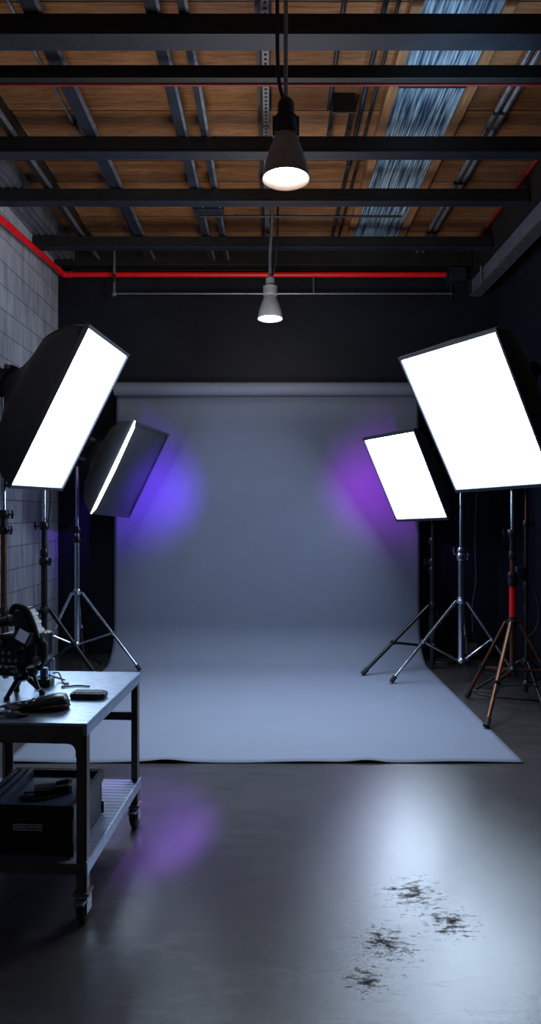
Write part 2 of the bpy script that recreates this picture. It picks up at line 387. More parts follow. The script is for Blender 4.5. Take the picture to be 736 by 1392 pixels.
# skylight strip
t = thing('skylight_strip', 'long blue-silver ribbed translucent skylight strip between wooden battens', 'skylight', (0, 1.2, 4.27))
bounds = [(0, 2.62), (2.65, 3.08), (3.11, 4.47), (4.50, 5.63)]
for a, b_ in bounds:
    bm = bmesh.new(); n = 44
    rows = []
    for yy in (a, b_):
        rows.append([bm.verts.new((.835 + .435 * i / n, yy, .006 if i % 2 else -.004)) for i in range(n + 1)])
    for i in range(n): bm.faces.new((rows[0][i], rows[0][i + 1], rows[1][i + 1], rows[1][i]))
    obj('ribbed_panel', bm, M_corr, t)
for a in (2.62, 3.08, 4.47): obj('joint_bar', B(.83, 1.275, a, a + .03, -.012, .02), M_steel_dk, t)
for x0 in (.765, 1.272): obj('batten', B(x0, x0 + .062, 0, 5.65, -.03, .028), M_batten, t)

# right hand header and channel
t = thing('steel_girder', 'black steel girder at the right edge of the ceiling carrying the cross beams', 'beam', (2.10, 1.0, 3.9495))
obj('girder_web', B(0, .299, 0, 6.0, 0, .348), M_steel_dk, t)
t = thing('steel_channel', 'grey steel channel under the girder along the right wall', 'channel', (2.12, 1.0, 3.76))
obj('channel_web', B(0, .02, 0, 5.96, .014, .1905), M_wallsteel, t)
obj('lower_flange', B(-.03, .09, 0, 5.97, 0, .014), M_galv, t)
obj('upper_flange', B(-.005, .09, 0, 5.96, .176, .19), M_steel, t)
obj('end_plate', B(-.03, .09, 5.955, 5.97, .0, .19), M_steel, t)

# red sprinkler main
pts = [(-2.175, 1.2, 3.50), (-2.175, 6.80, 3.985), (-2.15, 6.9, 3.985), (-2.05, 6.93, 3.985), (1.83, 6.93, 3.985)]
t = thing('red_pipe', 'thick glossy red sprinkler pipe along the block wall and across the back wall', 'pipe')
obj('main_run', T([pts[0], pts[1]], .028, 14), M_red, t, smooth=True)
obj('cross_run', T([(-2.13, 6.93, 3.985), pts[4]], .028, 14), M_red, t, smooth=True)
obj('elbow', T(smooth_path([(-2.175, 6.76, 3.982), (-2.174, 6.88, 3.985), (-2.15, 6.925, 3.985), (-2.08, 6.93, 3.985)], 5), .034, 14), M_red, t, smooth=True)
obj('end_flange', T([(1.83, 6.93, 3.985), (1.85, 6.93, 3.985)], .05, 16), M_steel, t)
for x in (-1.2, .1, 1.2): obj('pipe_clip', B(x - .012, x + .012, 6.93, 6.998, 3.95, 4.02), M_steel, t)
conduit('grey conduit on the back wall just above the red pipe', [(-2.1, 6.97, 4.045), (2.05, 6.97, 4.045)], .013, m=M_joist)
conduit('thin grey horizontal rod on the back wall below the red pipe', [(-1.62, 6.90, 3.775), (1.90, 6.90, 3.775)], .009, m=M_galv)
t = thing('sprinkler_drop', 'bright vertical drop pipe with a sprinkler head left on the back wall', 'pipe', (-1.62, 6.86, 3.76))
obj('pipe', T([(0, 0, .03), (0, 0, .52)], .014), M_galv, t, smooth=True)
obj('coupling', T([(0, 0, .12), (0, 0, .2)], .02), M_copper, t, smooth=True)
obj('head', lathe(bmesh.new(), [(.006, -.03), (.024, -.02), (.026, .0), (.016, .03), (.014, .04)], 14, cap0=True, cap1=True), M_galv, t, smooth=True)
conduit('short vertical grey rod under the red pipe, right of the far lamp', [(.45, 6.90, 3.78), (.45, 6.90, 3.95)], .008, m=M_galv)
conduit('vertical grey rod at the right end of the red pipe', [(1.91, 6.99, 3.75), (1.91, 6.99, 4.06)], .012, m=M_joist)
t = thing('valve_box', 'small dark valve box at the right end of the red pipe', 'box', (1.95, 6.93, 3.98))
obj('body', B(-.09, .09, -.05, .068, -.07, .07), M_steel, t, bevel=.008)
obj('stem', T([(.09, 0, 0), (.145, 0, 0)], .018), M_joist, t, smooth=True)
conduit('slim bright rod hanging beside the steel channel end on the right', [(2.10, 6.6, 3.775), (2.10, 6.6, 3.95)], .010, m=M_galv)

# ------------------------------------------------------------------ pendant lamps
def pendant(lab, x, y, z, m, rods, k=1.):
    t = thing('pendant_lamp', lab, 'lamp', (x, y, z), group='pendant lamps')
    prof = [(.110, 0), (.1105, .006), (.106, .03), (.098, .07), (.083, .12), (.066, .165), (.054, .195), (.050, .21)]
    sh = lathe(bmesh.new(), prof + [(.047, .208), (.062, .163), (.079, .118), (.094, .07), (.102, .03), (.106, .004), (.110, 0)], 40)
    obj('lamp_shade', sh, m, t, smooth=True)
    obj('lit_opening', lathe(bmesh.new(), [(.001, .026), (.05, .024), (.096, .02), (.1035, .022)], 40), M_bulb, t, smooth=True, label='glowing white lamp opening')
    neck = lathe(bmesh.new(), [(.047, .205), (.058, .207), (.0585, .235), (.055, .245), (.0555, .285), (.05, .292), (.04, .296), (.039, .35), (.033, .365), (.02, .378), (.008, .385)], 24, cap1=True, cap0=True)
    sk = obj('lamp_socket', neck, M_blackplastic if k == 1 else M_shade_gr, t, smooth=True)
    for s in (-1, 1):
        obj('clip', B(s * .056 - .006, s * .056 + .006, -.012, .012, .2, .29), M_blackplastic if k == 1 else M_galv, sk)
    for (p, r, mm, nm) in rods:
        obj(nm, T(smooth_path(p, 5), r, 10), mm, t, smooth=True)
    return t
pendant('large charcoal bell pendant lamp hanging near the camera, lit', .072, 3.1, 3.057, M_shade_dk,
        [([(0, 0, .37), (0, 0, .8), (0, 0, 1.24)], .010, M_galv, 'hanging_rod'), ([(-.012, .0, .37), (-.036, 0, .5), (-.04, 0, .8), (-.038, 0, 1.24)], .009, M_steel, 'cable')])
pendant('small grey pendant lamp hanging far back before the black wall, lit', -.003, 5.8, 3.19, M_shade_gr,
        [([(0, 0, .37), (.0, 0, .6), (.016, 0, .85), (.018, 0, 1.105)], .014, M_galv, 'hanging_rod'), ([(.012, .02, .37), (.05, .02, .52), (.064, .02, .8), (.07, .02, 1.105)], .010, M_joist, 'cable')], k=2)

# ------------------------------------------------------------------ backdrop
t = thing('paper_backdrop', 'grey seamless paper backdrop hanging from a roll and sweeping over the floor', 'backdrop', (0, 6.65, 0))
roll = lathe(bmesh.new(), [(.03, 0), (.068, 0), (.068, 3.04), (.03, 3.04)], 28, M=Matrix.Translation((-1.565, 0, 2.735)) @ Matrix.Rotation(PI / 2, 4, 'Y'), cap0=True, cap1=True)
obj('roll', roll, M_paper, t, smooth=True)
obj('core_tube', T([(-1.62, 0, 2.735), (1.55, 0, 2.735)], .024), M_galv, t, smooth=True)
for s, x in ((-1, -1.60), (1, 1.52)):
    obj('roll_bracket', B(x - .01, x + .01, -.03, .348, 2.70, 2.77), M_steel_dk, t)
prof = []
yw, r, z0 = .068, .36, .004
for i in range(12): prof.append((yw, 2.72 - (2.72 - r - z0) * i / 12))
for i in range(17):
    a = PI / 2 * i / 16; prof.append((yw - r + r * math.cos(a), z0 + r - r * math.sin(a)))
yend = 3.95 - 6.65
for i in range(1, 33): prof.append((yw - r + (yend - yw + r) * i / 32, z0))
bm = bmesh.new(); nx = 90; rows = []
for j, (y, z) in enumerate(prof):
    row = []
    for i in range(nx + 1):
        u = i / nx; x = -1.585 + u * 3.10
        if z > 1.5: x = -1.585 + .02 * (z - 1.5) + u * (3.10 - .03 * (z - 1.5))
        zz = z
        f = (j - (len(prof) - 7)) / 6
        if f > 0:
            zz += f * f * (.012 * math.exp(-((x + .62) / .1) ** 2) + .016 * math.exp(-((x - .58) / .1) ** 2) + .004 * (1 + math.sin(x * 7)) + .006 * max(0, x - 1.2))
        row.append(bm.verts.new((x, y, zz)))
    rows.append(row)
for j in range(len(rows) - 1):
    for i in range(nx): bm.faces.new((rows[j][i], rows[j][i + 1], rows[j + 1][i + 1], rows[j + 1][i]))
pp = obj('paper_sheet', bm, M_paper, t, smooth=True)
sd = pp.modifiers.new('thick', 'SOLIDIFY'); sd.thickness = .0025; sd.offset = 0

# ------------------------------------------------------------------ softboxes
def softbox(lab, c, rv, w, h, D, mdiff, lit=True, headlen=.22, k=.2):
    t = thing('softbox', lab, 'softbox', (0, 0, 0), group='studio softboxes')
    R = rvec(rv); t.matrix_world = Matrix.Translation(c) @ R
    t.location = c; t.rotation_mode = 'QUATERNION'; t.rotation_quaternion = R.to_quaternion()
    n = 64; rings = []; bm = bmesh.new(); steps = 18
    for j in range(steps + 1):
        u = j / steps
        s = k * .5 + (1 - k * .5) * (1 - u ** 2.1)
        if u > .9: s = max(s, .12)
        ring = []
        for i in range(n):
            a = 2 * PI * i / n
            ca, sa = math.cos(a), math.sin(a)
            p = 14 * (1 - u) ** 1.5 + 2.2            # boxy at the front, round at the ring
            q = (abs(ca) ** p + abs(sa) ** p) ** (-1 / p)
            rx = w / 2 * s + (0 if u < .8 else 0); rz = h / 2 * s
            if u > .55:                               # morph to a circle behind
                f = (u - .55) / .45; rr = .115; rx = rx * (1 - f) + rr * f; rz = rz * (1 - f) + rr * f
            sag = 1 - .035 * math.sin(PI * u) * abs(math.sin(2 * a))
            ring.append(bm.verts.new((ca * q * rx * sag, u * D, sa * q * rz * sag)))
        rings.append(ring)
    for j in range(steps):
        for i in range(n): bm.faces.new((rings[j][i], rings[j][(i + 1) % n], rings[j + 1][(i + 1) % n], rings[j + 1][i]))
    sh = obj('fabric_shell', bm, M_fabric, t, smooth=True)
    # rib rods along four corners
    for sx in (-1, 1):
        for sz in (-1, 1):
            P = []
            for j in range(steps + 1):
                P.append(rings_pts(w, h, D, k, j / steps, sx, sz))
            obj('rib', T(P, .006, 8), M_fabric, sh, smooth=True)
    rim = bmesh.new(); b_ = .026
    box(rim, -w / 2, w / 2, -.02, .012, h / 2 - b_, h / 2); box(rim, -w / 2, w / 2, -.02, .012, -h / 2, -h / 2 + b_)
    box(rim, -w / 2, -w / 2 + b_ * .5, -.02, .012, -h / 2 + b_, h / 2 - b_); box(rim, w / 2 - b_ * .6, w / 2, -.02, .012, -h / 2 + b_, h / 2 - b_)
    obj('front_rim', rim, M_fabric2, t)
    # bulging front panel
    bm = bmesh.new(); gx, gz = 14, 20; g = []
    for j in range(gz + 1):
        g.append([])
        for i in range(gx + 1):
            x = (i / gx - .5) * (w - .012); z = (j / gz - .5) * (h - .012)
            y = -.004 - (.012 if lit else .02) * (1 - (2 * i / gx - 1) ** 2) * (1 - (2 * j / gz - 1) ** 2)
            if not lit: y += .006 * math.sin(i * 1.3 + j * .9) * math.exp(-((i - gx * .8) ** 2 + (j - 3) ** 2) / 12)
            g[-1].append(bm.verts.new((x, y, z)))
    for j in range(gz):
        for i in range(gx): bm.faces.new((g[j][i], g[j][i + 1], g[j + 1][i + 1], g[j + 1][i]))
    obj('diffuser' if lit else 'front_cover', bm, mdiff if lit else M_fabric2, t, smooth=True, label='glowing white diffuser' if lit else 'black front cover')
    if not lit:
        sp = bmesh.new()
        vs = [(-w / 2 - .004, -.026, -h / 2), (-w / 2 + .034, -.024, -h / 2 + .06), (-w / 2 + .042, -.028, 0), (-w / 2 + .034, -.024, h / 2 - .06), (-w / 2 - .004, -.026, h / 2)]
        fr = [sp.verts.new(v) for v in vs]; bk = [sp.verts.new((v[0], v[1] + .012, v[2])) for v in vs]
        sp.faces.new(fr); sp.faces.new(bk[::-1])
        for i in range(5): sp.faces.new((fr[i], fr[(i + 1) % 5], bk[(i + 1) % 5], bk[i]))
        obj('lit_edge', sp, M_strip, t, label='glowing white edge strip')
    # speed ring, head, bracket
    obj('speed_ring', lathe(bmesh.new(), [(.09, -.01), (.13, -.01), (.13, .025), (.09, .025), (.09, -.01)], 28, M=Matrix.Translation((0, D, 0)) @ Matrix.Rotation(-PI / 2, 4, 'X')), M_blackmetal, t, smooth=True)
    hd = obj('strobe_head', lathe(bmesh.new(), [(.03, 0), (.088, 0), (.088, .05), (.07, .06), (.07, headlen - .04), (.066, headlen), (.03, headlen)], 24, M=Matrix.Translation((0, D, 0)) @ Matrix.Rotation(-PI / 2, 4, 'X'), cap0=True, cap1=True), M_blackplastic, t, smooth=True)
    for q in range(4):
        a = PI / 4 + q * PI / 2
        obj('ring_lever', B(-.012, .012, -.02, .03, .12, .155, M=Matrix.Translation((0, D, 0)) @ Matrix.Rotation(a, 4, 'Y')), M_silver, t)
    for q in (-1, 1):
        obj('control_knob', lathe(bmesh.new(), [(.012, 0), (.012, .02), (.009, .024)], 12, M=Matrix.Translation((q * .03, D + headlen, .02)) @ Matrix.Rotation(-PI / 2, 4, 'X'), cap1=True), M_silver, hd, smooth=True)
    return t, R

def rings_pts(w, h, D, k, u, sx, sz):
    s = k * .5 + (1 - k * .5) * (1 - u ** 2.1)
    if u > .9: s = max(s, .12)
    p = 14 * (1 - u) ** 1.5 + 2.2
    a = PI / 4
    q = (2 * math.cos(a) ** p) ** (-1 / p)
    rx, rz = w / 2 * s, h / 2 * s
    if u > .55:
        f = (u - .55) / .45; rx = rx * (1 - f) + .115 * f; rz = rz * (1 - f) + .115 * f
    sag = 1 - .035 * math.sin(PI * u)
    return Vector((sx * math.cos(a) * q * rx * sag, u * D, sz * math.sin(a) * q * rz * sag))

SB = {}
SB['LL'] = softbox('large lit softbox at upper left beside the block wall, seen from its side', Vector((-1.4965, 5.0, 2.2351)), (0.39404761, 0.34429377, 1.45772601), .92, 1.256, .56, M_diff), .56
SB['RL'] = softbox('large lit softbox at upper right, its broad white face cut by the frame', Vector((1.5139, 4.9, 2.194)), (0.48951479, -0.2930829, -0.93594184), .89, 1.204, .66, M_diff), .66
SB['RS'] = softbox('small lit softbox right of the backdrop, white face towards the middle', Vector((1.2468, 6.1, 1.8201)), (0.44374634, -0.27032059, -0.90997484), .637, .899, .36, M_diffs), .36
SB['LS'] = softbox('small softbox left of the backdrop with black front cover and one glowing edge', Vector((-1.2908, 6.1, 1.8748)), (0.36295399, 0.34649882, 1.20287840), .647, .907, .44, M_diffs, lit=False), .44

# ------------------------------------------------------------------ light stands
def stand(lab, x, y, hubz, feet, sections, collars, legm, braces=True, bot=.2, legr=.013, collm=M_blackmetal, flat=1., hubm=None, cat='light stand', split=.5):
    """sections: (z0, z1, radius, material); collars: (z, radius, knob angle in degrees or None)"""
    t = thing('light_stand', lab, cat, (x, y, 0), group='tripod light stands')
    hubm = hubm or legm
    for (z0, z1, r, m) in sections:
        obj('pole_section', T([(0, 0, z0), (0, 0, z1)], r, 14), m, t, smooth=True)
    for (z, r, ang) in collars:
        c = obj('collar', lathe(bmesh.new(), [(r * .5, -.03), (r, -.03), (r * 1.12, -.012), (r * 1.12, .02), (r, .035), (r * .5, .035)], 16, M=Matrix.Translation((0, 0, z)), cap0=True, cap1=True), collm, t, smooth=True)
        if ang is not None:
            a = math.radians(ang); d = Vector((math.cos(a), math.sin(a), 0))
            kb = T([d * r + Vector((0, 0, z)), d * (r + .035) + Vector((0, 0, z))], .007, 8)
            tube(kb, [d * (r + .03) + Vector((0, 0, z - .03)), d * (r + .04) + Vector((0, 0, z + .005)), d * (r + .036) + Vector((0, 0, z + .035))], .009, 8)
            obj('knob', kb, collm, c, smooth=True)
    hub = lathe(bmesh.new(), [(.016, -.035), (.034, -.03), (.05, -.01), (.052, .008), (.034, .014), (.03, .035), (.018, .036)], 18, M=Matrix.Translation((0, 0, hubz)), cap0=True, cap1=True)
    obj('hub', hub, hubm, t, smooth=True)
    if braces: obj('lower_hub', lathe(bmesh.new(), [(.016, -.03), (.03, -.02), (.04, 0), (.03, .02), (.018, .03)], 16, M=Matrix.Translation((0, 0, bot + .02)), cap0=True, cap1=True), hubm, t, smooth=True)
    for i, (fx, fy) in enumerate(feet):
        v = Vector((fx - x, fy - y, 0)); d = v.normalized()
        a = d * .05 + Vector((0, 0, hubz - .005)); b_ = v + Vector((0, 0, legr + .003))
        lg = obj('leg', T([a, a.lerp(b_, .94)], legr, 10, flat=flat), legm, t, smooth=True)
        obj('rubber_foot', T([a.lerp(b_, .93), b_], legr * 1.35, 10), M_rubber, lg, smooth=True)
        if braces:
            mid = a.lerp(b_, split)
            br = T([d * .035 + Vector((0, 0, bot + .02)), mid], legr * .75, 8)
            obj('brace', br, legm, t, smooth=True)
            obj('pivot', T([mid - Vector((0, 0, .016)), mid + Vector((0, 0, .016))], legr * 1.5, 10), hubm, lg, smooth=True)
    return t

# chrome stand of the small left softbox
stand('chrome tripod stand behind the cart, carrying the small dark softbox on the left', -1.83, 6.26, .742,
      [(-1.22, 6.2), (-2.17, 6.02), (-1.92, 6.82)],
      [(.24, 1.30, .024, M_chrome), (1.29, 1.96, .016, M_chrome), (1.95, 2.08, .012, M_chrome)], [(1.33, .032, 200), (1.24, .03, 20), (1.96, .02, 160)], M_chrome, bot=.235, legr=.014, split=.52)
# black stand behind the big left softbox
stand('black tripod stand rising behind the gear, below the big left softbox', -1.916, 5.6, .67,
      [(-1.46, 5.72), (-2.15, 5.28), (-2.12, 6.0)],
      [(.05, 1.07, .026, M_blackmetal), (1.06, 1.42, .024, M_blackmetal), (1.40, 1.86, .014, M_chrome)], [(1.08, .036, -30), (1.38, .036, 190), (1.15, .03, None)], M_blackmetal, bot=.2, legr=.018, split=.45)
# stand of the big left softbox
stand('tripod stand at the left picture edge carrying the big left softbox', -2.037, 5.05, .737,
      [(-1.66, 5.12), (-2.14, 4.62), (-2.14, 5.48)],
      [(.05, 1.36, .022, M_copper), (1.35, 1.5, .026, M_blackmetal), (1.5, 2.1, .018, M_chrome), (2.1, 2.38, .014, M_chrome)], [(1.36, .038, -20), (1.48, .038, -10), (2.1, .026, 20)], M_blackmetal, bot=.2, legr=.017)
# black stand of the small right softbox
stand('black tripod stand carrying the small right softbox, one leg on the paper', 1.553, 6.33, .61,
      [(.84, 6.05), (1.87, 6.74), (1.62, 6.86)],
      [(.03, .95, .026, M_blackmetal), (.94, 1.22, .022, M_blackmetal), (1.2, 1.82, .014, M_blackmetal)], [(1.22, .034, 10), (1.02, .036, 170), (.94, .034, None)], M_blackmetal, bot=.2, legr=.017, split=.55)
# chrome stand
stand('chrome tripod stand in the middle of the right hand stands', 1.70, 5.90, .71,
      [(1.05, 5.77), (2.22, 5.95), (1.93, 6.45)],
      [(.17, 1.13, .026, M_chrome), (1.12, 1.75, .017, M_chrome), (1.74, 2.3, .012, M_chrome)], [(1.10, .036, 20), (1.15, .03, 190)], M_chrome, bot=.16, legr=.015, collm=M_chrome, split=.5)
# red and copper stand
stand('tripod stand with red pole section and copper brown legs at the front right', 1.883, 5.15, .65,
      [(1.575, 5.31), (1.49, 4.57), (2.27, 5.12)],
      [(.25, .66, .022, M_copper), (.66, .94, .024, M_redgloss), (.94, 1.02, .024, M_blackmetal), (1.02, 1.16, .019, M_copper), (1.15, 1.36, .021, M_blackmetal), (1.35, 1.70, .013, M_chrome)],
      [(1.00, .034, 10), (1.33, .032, 185), (1.16, .026, None), (.955, .032, None)], M_copper, bot=.25, legr=.018, flat=.8, hubm=M_blackmetal, split=.6)
# stand of the big right softbox
st = stand('thin dark stand at the right picture edge carrying the big right softbox, with grey box', 2.06, 5.33, .30,
      [(1.72, 5.55), (2.02, 4.86), (2.36, 5.45)],
      [(.05, .9, .014, M_blackmetal), (.9, 1.40, .018, M_blackmetal), (1.39, 2.33, .012, M_copper)], [(1.40, .024, 10), (.9, .022, None), (.72, .02, None)], M_blackmetal, bot=.1, legr=.012)
pb = obj('control_box', B(-.085, -.025, -.03, .03, .96, 1.06), M_joist, st, bevel=.006, label='small grey control box')
obj('cable', T(smooth_path([(-.03, 0, .96), (.05, -.03, .9), (.085, -.03, .72), (.08, -.03, .6), (.04, -.02, .52), (.0, -.016, .47), (.0, -.016, .2)]), .006, 8), M_cable, st, smooth=True)

# tilt brackets joining softbox heads to their stands
def bracket(sb, D, top):
    t, R = sb; M = Matrix.Translation(t.location) @ R
    p = M.inverted() @ Vector(top)
    bm = T(smooth_path([(0, D + .08, -.06), (0, D + .09, -.12), p + Vector((0, 0, 0))], 6), .014, 10)
    br = obj('tilt_bracket', bm, M_blackmetal, t, smooth=True)
    obj('tilt_knob', T([Vector((-.05, D + .09, -.12)), Vector((.05, D + .09, -.12))], .018, 12), M_silver, br, smooth=True)
bracket(SB['LL'][0], .56, (-2.037, 5.05, 2.38)); bracket(SB['RL'][0], .66, (2.06, 5.33, 2.33))
bracket(SB['RS'][0], .36, (1.553, 6.33, 1.82)); bracket(SB['LS'][0], .44, (-1.83, 6.26, 2.08))

# loose cables
def cable(lab, pts, r=.006, m=M_cable, grp=None):
    o = obj('cable', T(smooth_path(pts, 7), r, 8), m, None, smooth=True)
    return tag(o, lab, 'cable', grp)
cable('thin grey cable hanging down the black wall between the right hand stands', [(2.13, 6.85, 2.4), (2.14, 6.86, 1.8), (2.12, 6.86, 1.2), (2.13, 6.86, .8), (2.09, 6.85, .5), (2.1, 6.83, .007)], .007, M_greycable)
cable('thin dark cable hanging behind the big left softbox against the block wall', [(-1.98, 5.9, 2.2), (-1.97, 5.92, 1.6), (-2.03, 5.95, 1.2), (-2.02, 5.95, .6), (-2.0, 5.93, .008)], .006, M_cable)
cable('black cable snaking on the floor between the chrome stand and the black wall', [(1.62, 6.6, .009), (1.75, 6.52, .009), (1.95, 6.6, .009), (2.1, 6.5, .009), (1.98, 6.2, .009), (2.15, 6.05, .009), (2.3, 6.25, .009)], .008)
cable('black cable looping on the floor under the copper-legged stand', [(2.0, 5.75, .008), (1.88, 5.62, .008), (1.72, 5.66, .008), (1.70, 5.45, .008), (1.8, 5.36, .008), (1.95, 5.3, .008), (2.2, 5.22, .008)], .007)
cable('grey cable lying on the floor right of the paper, past the chrome stand', [(1.58, 5.35, .007), (1.66, 5.55, .007), (1.85, 5.48, .007), (2.0, 5.7, .007), (2.3, 5.72, .007)], .006, M_greycable)
t = thing('power_pack', 'small black power pack on the floor behind the chrome stand', 'power pack', (2.02, 6.80, 0))
obj('housing', B(-.10, .10, -.08, .08, .012, .20), M_blackplastic, t, bevel=.012)
obj('handle', T(smooth_path([(-.08, 0, .195), (-.07, 0, .25), (.07, 0, .25), (.08, 0, .195)]), .009, 8), M_blackmetal, t, smooth=True)
obj('panel', B(-.08, .08, -.085, -.079, .06, .17), M_silver, t)
for sx in (-.07, .07):
    for sy in (-.05, .05): obj('foot', T([(sx, sy, 0), (sx, sy, .014)], .014, 10), M_rubber, t)
cable('thin black cable on the dark floor behind the cart, left of the paper', [(-2.0, 6.3, .007), (-1.85, 6.0, .007), (-1.7, 6.15, .007), (-1.66, 6.5, .007), (-1.8, 6.7, .007)], .006)

# ------------------------------------------------------------------ steel cart
YAW = -math.radians(3.2)
cart = thing('steel_cart', 'steel work cart on casters at the front left, cut by the picture edge', 'cart', (-.665, 2.395, 0), rotz=YAW)
W_, D_ = .66, .775; ZT = .734
tp = obj('table_top', B(-W_, 0, 0, D_, ZT - .012, ZT), M_table, cart, bevel=.003, label='brushed steel table top')
obj('side_rail', B(-.016, .0005, .0, D_, ZT - .045, ZT - .0125), M_table, cart, label='bright steel edge rail')
obj('side_rail', B(-W_, -W_ + .016, .0, D_, ZT - .045, ZT - .0125), M_table, cart)
obj('rear_rail', B(-W_ + .02, -.02, D_ - .022, D_ - .002, ZT - .05, ZT - .0125), M_frame, cart)
obj('cross_bar', B(-W_ + .03, -.03, D_ - .03, D_ - .012, .512, .55), M_frame, cart)
# front apron with rounded gussets
bm = bmesh.new(); zt, zb = ZT - .0125, ZT - .075
pts = [(-W_ + .002, zt), (-.018, zt), (-.018, zb - .05)]
pts2 = [(-.042, zb - .05)]
for i in range(7):
    a = PI / 2 * i / 6; pts2.append((-.042 - .03 * (1 - math.cos(a)), zb - .03 + .03 * math.sin(a)))
left = [(-W_ + .04 + .03 * (1 - math.cos(PI / 2 * (6 - i) / 6)), zb - .03 + .03 * math.sin(PI / 2 * (6 - i) / 6)) for i in range(7)] + [(-W_ + .04, zb - .05), (-W_ + .002, zb - .05)]
poly = pts + pts2 + left
f0 = [bm.verts.new((x, .002, z)) for x, z in poly]; f1 = [bm.verts.new((x, .008, z)) for x, z in poly]
bm.faces.new(f0); bm.faces.new(f1[::-1])
for i in range(len(poly)): bm.faces.new((f0[i], f0[(i + 1) % len(poly)], f1[(i + 1) % len(poly)], f1[i]))
ap = obj('front_apron', bm, M_frame, cart, label='dark steel front apron')
for (x, z) in ((-.03, ZT - .03), (-.05, ZT - .045), (-.03, ZT - .1)):
    obj('bolt', lathe(bmesh.new(), [(.006, 0), (.005, .004)], 10, M=Matrix.Translation((x, .002, z)) @ Matrix.Rotation(PI / 2, 4, 'X'), cap1=True), M_frame, ap, smooth=True)
ZS = .222
for (x0, y0) in ((-.042, .009), (-.042, D_ - .045), (-W_ + .002, .009), (-W_ + .002, D_ - .045)):
    bm = bmesh.new(); s = .036
    # angle-iron leg: two faces meeting at the outer corner
    right = x0 > -.3; front = y0 < .3
    xa, xb = x0, x0 + s + .002
    yy = y0 if front else y0 + s - .006
    box(bm, xa, xb, yy, yy + .006, .118, ZT - .0125)
    xx = xb - .006 if right else xa
    box(bm, xx, xx + .006, y0, y0 + s, .118, ZT - .0125)
    box(bm, xa + .004, xb - .004, y0 + .004, y0 + s - .004, .118, ZS - .03)
    lg = obj('leg', bm, M_frame, cart, label='dark steel leg')
    cx, cy = (xa + xb) / 2, y0 + s / 2
    cs = obj('caster', B(cx - .03, cx + .03, cy - .03, cy + .03, .108, .118), M_frame, cart, bevel=.003)
    fk = bmesh.new()
    for sx in (-.022, .018): box(fk, cx + sx, cx + sx + .004, cy - .02, cy + .03, .04, .106)
    lathe(fk, [(.028, .098), (.03, .108)], 16, M=Matrix.Translation((cx, cy, 0)), cap0=True)
    obj('fork', fk, M_galv, cs)
    wh = lathe(bmesh.new(), [(.01, -.016), (.04, -.016), (.047, -.011), (.047, .011), (.04, .016), (.01, .016)], 26, M=Matrix.Translation((cx, cy + .012, .047)) @ Matrix.Rotation(PI / 2, 4, 'Y'), cap0=True, cap1=True)
    obj('wheel', wh, M_rubber, cs, smooth=True, label='black rubber wheel')
    obj('brake_lever', B(cx - .02, cx + .02, cy - .055, cy - .02, .086, .094), M_galv, cs, bevel=.002)
# corrugated lower shelf
bm = bmesh.new(); n = 100; rows = []
for xx in (-W_ + .004, -.004):
    rows.append([bm.verts.new((xx, .004 + (D_ - .008) * i / n, ZS + (.0012 if (i // 2) % 2 else 0))) for i in range(n + 1)])
for i in range(n): bm.faces.new((rows[0][i], rows[1][i], rows[1][i + 1], rows[0][i + 1]))
obj('lower_shelf', bm, M_shelf, cart, label='ribbed steel lower shelf')
obj('shelf_rail', B(-.005, .002, .0, D_, ZS - .036, ZS + .008), M_table, cart, label='bright steel shelf rail')
obj('shelf_rail', B(-W_ - .002, -W_ + .005, .0, D_, ZS - .036, ZS + .008), M_table, cart)
obj('shelf_rail', B(-W_ + .005, -.005, 0, .005, ZS - .036, ZS + .003), M_frame, cart)
obj('shelf_rail', B(-W_ + .005, -.005, D_ - .005, D_, ZS - .036, ZS + .003), M_frame, cart)
CM = Matrix.Translation(cart.location) @ Matrix.Rotation(YAW, 4, 'Z')
def on_cart(x, y, z): return CM @ Vector((x, y, z))

# black equipment case on the shelf
cx0, cx1, cy0, cy1 = -.435, -.07, .05, .40
zb = ZS + .0035
case = thing('equipment_case', 'black open-topped equipment case on the lower shelf of the cart', 'case', CM @ Vector(((cx0 + cx1) / 2, (cy0 + cy1) / 2, zb)), rotz=YAW)
hw, hd, H = (cx1 - cx0) / 2, (cy1 - cy0) / 2, .185
bm = bmesh.new(); th = .012
box(bm, -hw, hw, -hd, hd, 0, .01)
box(bm, -hw, hw, -hd, -hd + th, .01, H); box(bm, -hw, hw, hd - th, hd, .01, H)
box(bm, -hw, -hw + th, -hd + th, hd - th, .01, H); box(bm, hw - th, hw, -hd + th, hd - th, .01, H)
obj('case_shell', bm, M_case, case, bevel=.004)
rm = bmesh.new()
for a in ((-hw - .005, hw + .005, -hd - .005, -hd + .0), (-hw - .005, hw + .005, hd, hd + .005), (-hw - .005, -hw, -hd, hd), (hw, hw + .005, -hd, hd)): box(rm, *a, H - .045, H + .002)
obj('rim_band', rm, M_blackplastic, case, bevel=.002)
obj('inner_tray', B(-hw + th, hw - th, -hd + th, hd - th, H - .03, H - .022), M_caselin, case, label='dark blue padded tray')
for k in range(4): obj('corner_guard', B(*((hw - .02, hw + .006) if k % 2 else (-hw - .006, -hw + .02)), *((-hd - .007, -hd - .005) if k < 2 else (hd + .005, hd + .007)), .0, .05), M_blackplastic, case)
pl = obj('name_plate', B(-.040, .068, -hd - .004, -hd, .095, .117), M_plate, case, label='small grey plate with faint lettering')
fr = bmesh.new()
for a in ((-.040, .068, .115, .117), (-.040, .068, .095, .097), (-.040, -.038, .095, .117), (.066, .068, .095, .117)): box(fr, a[0], a[1], -hd - .0055, -hd - .004, a[2], a[3])
obj('plate_border', fr, M_platetext, pl)
cu = bpy.data.curves.new('plate_lettering', 'FONT'); cu.body = 'FRAKKUTIPWKE'; cu.size = .0135; cu.align_x = 'CENTER'; cu.extrude = .0004
tmp = bpy.data.objects.new('tmp_text', cu); C.objects.link(tmp)
bpy.context.view_layer.update()
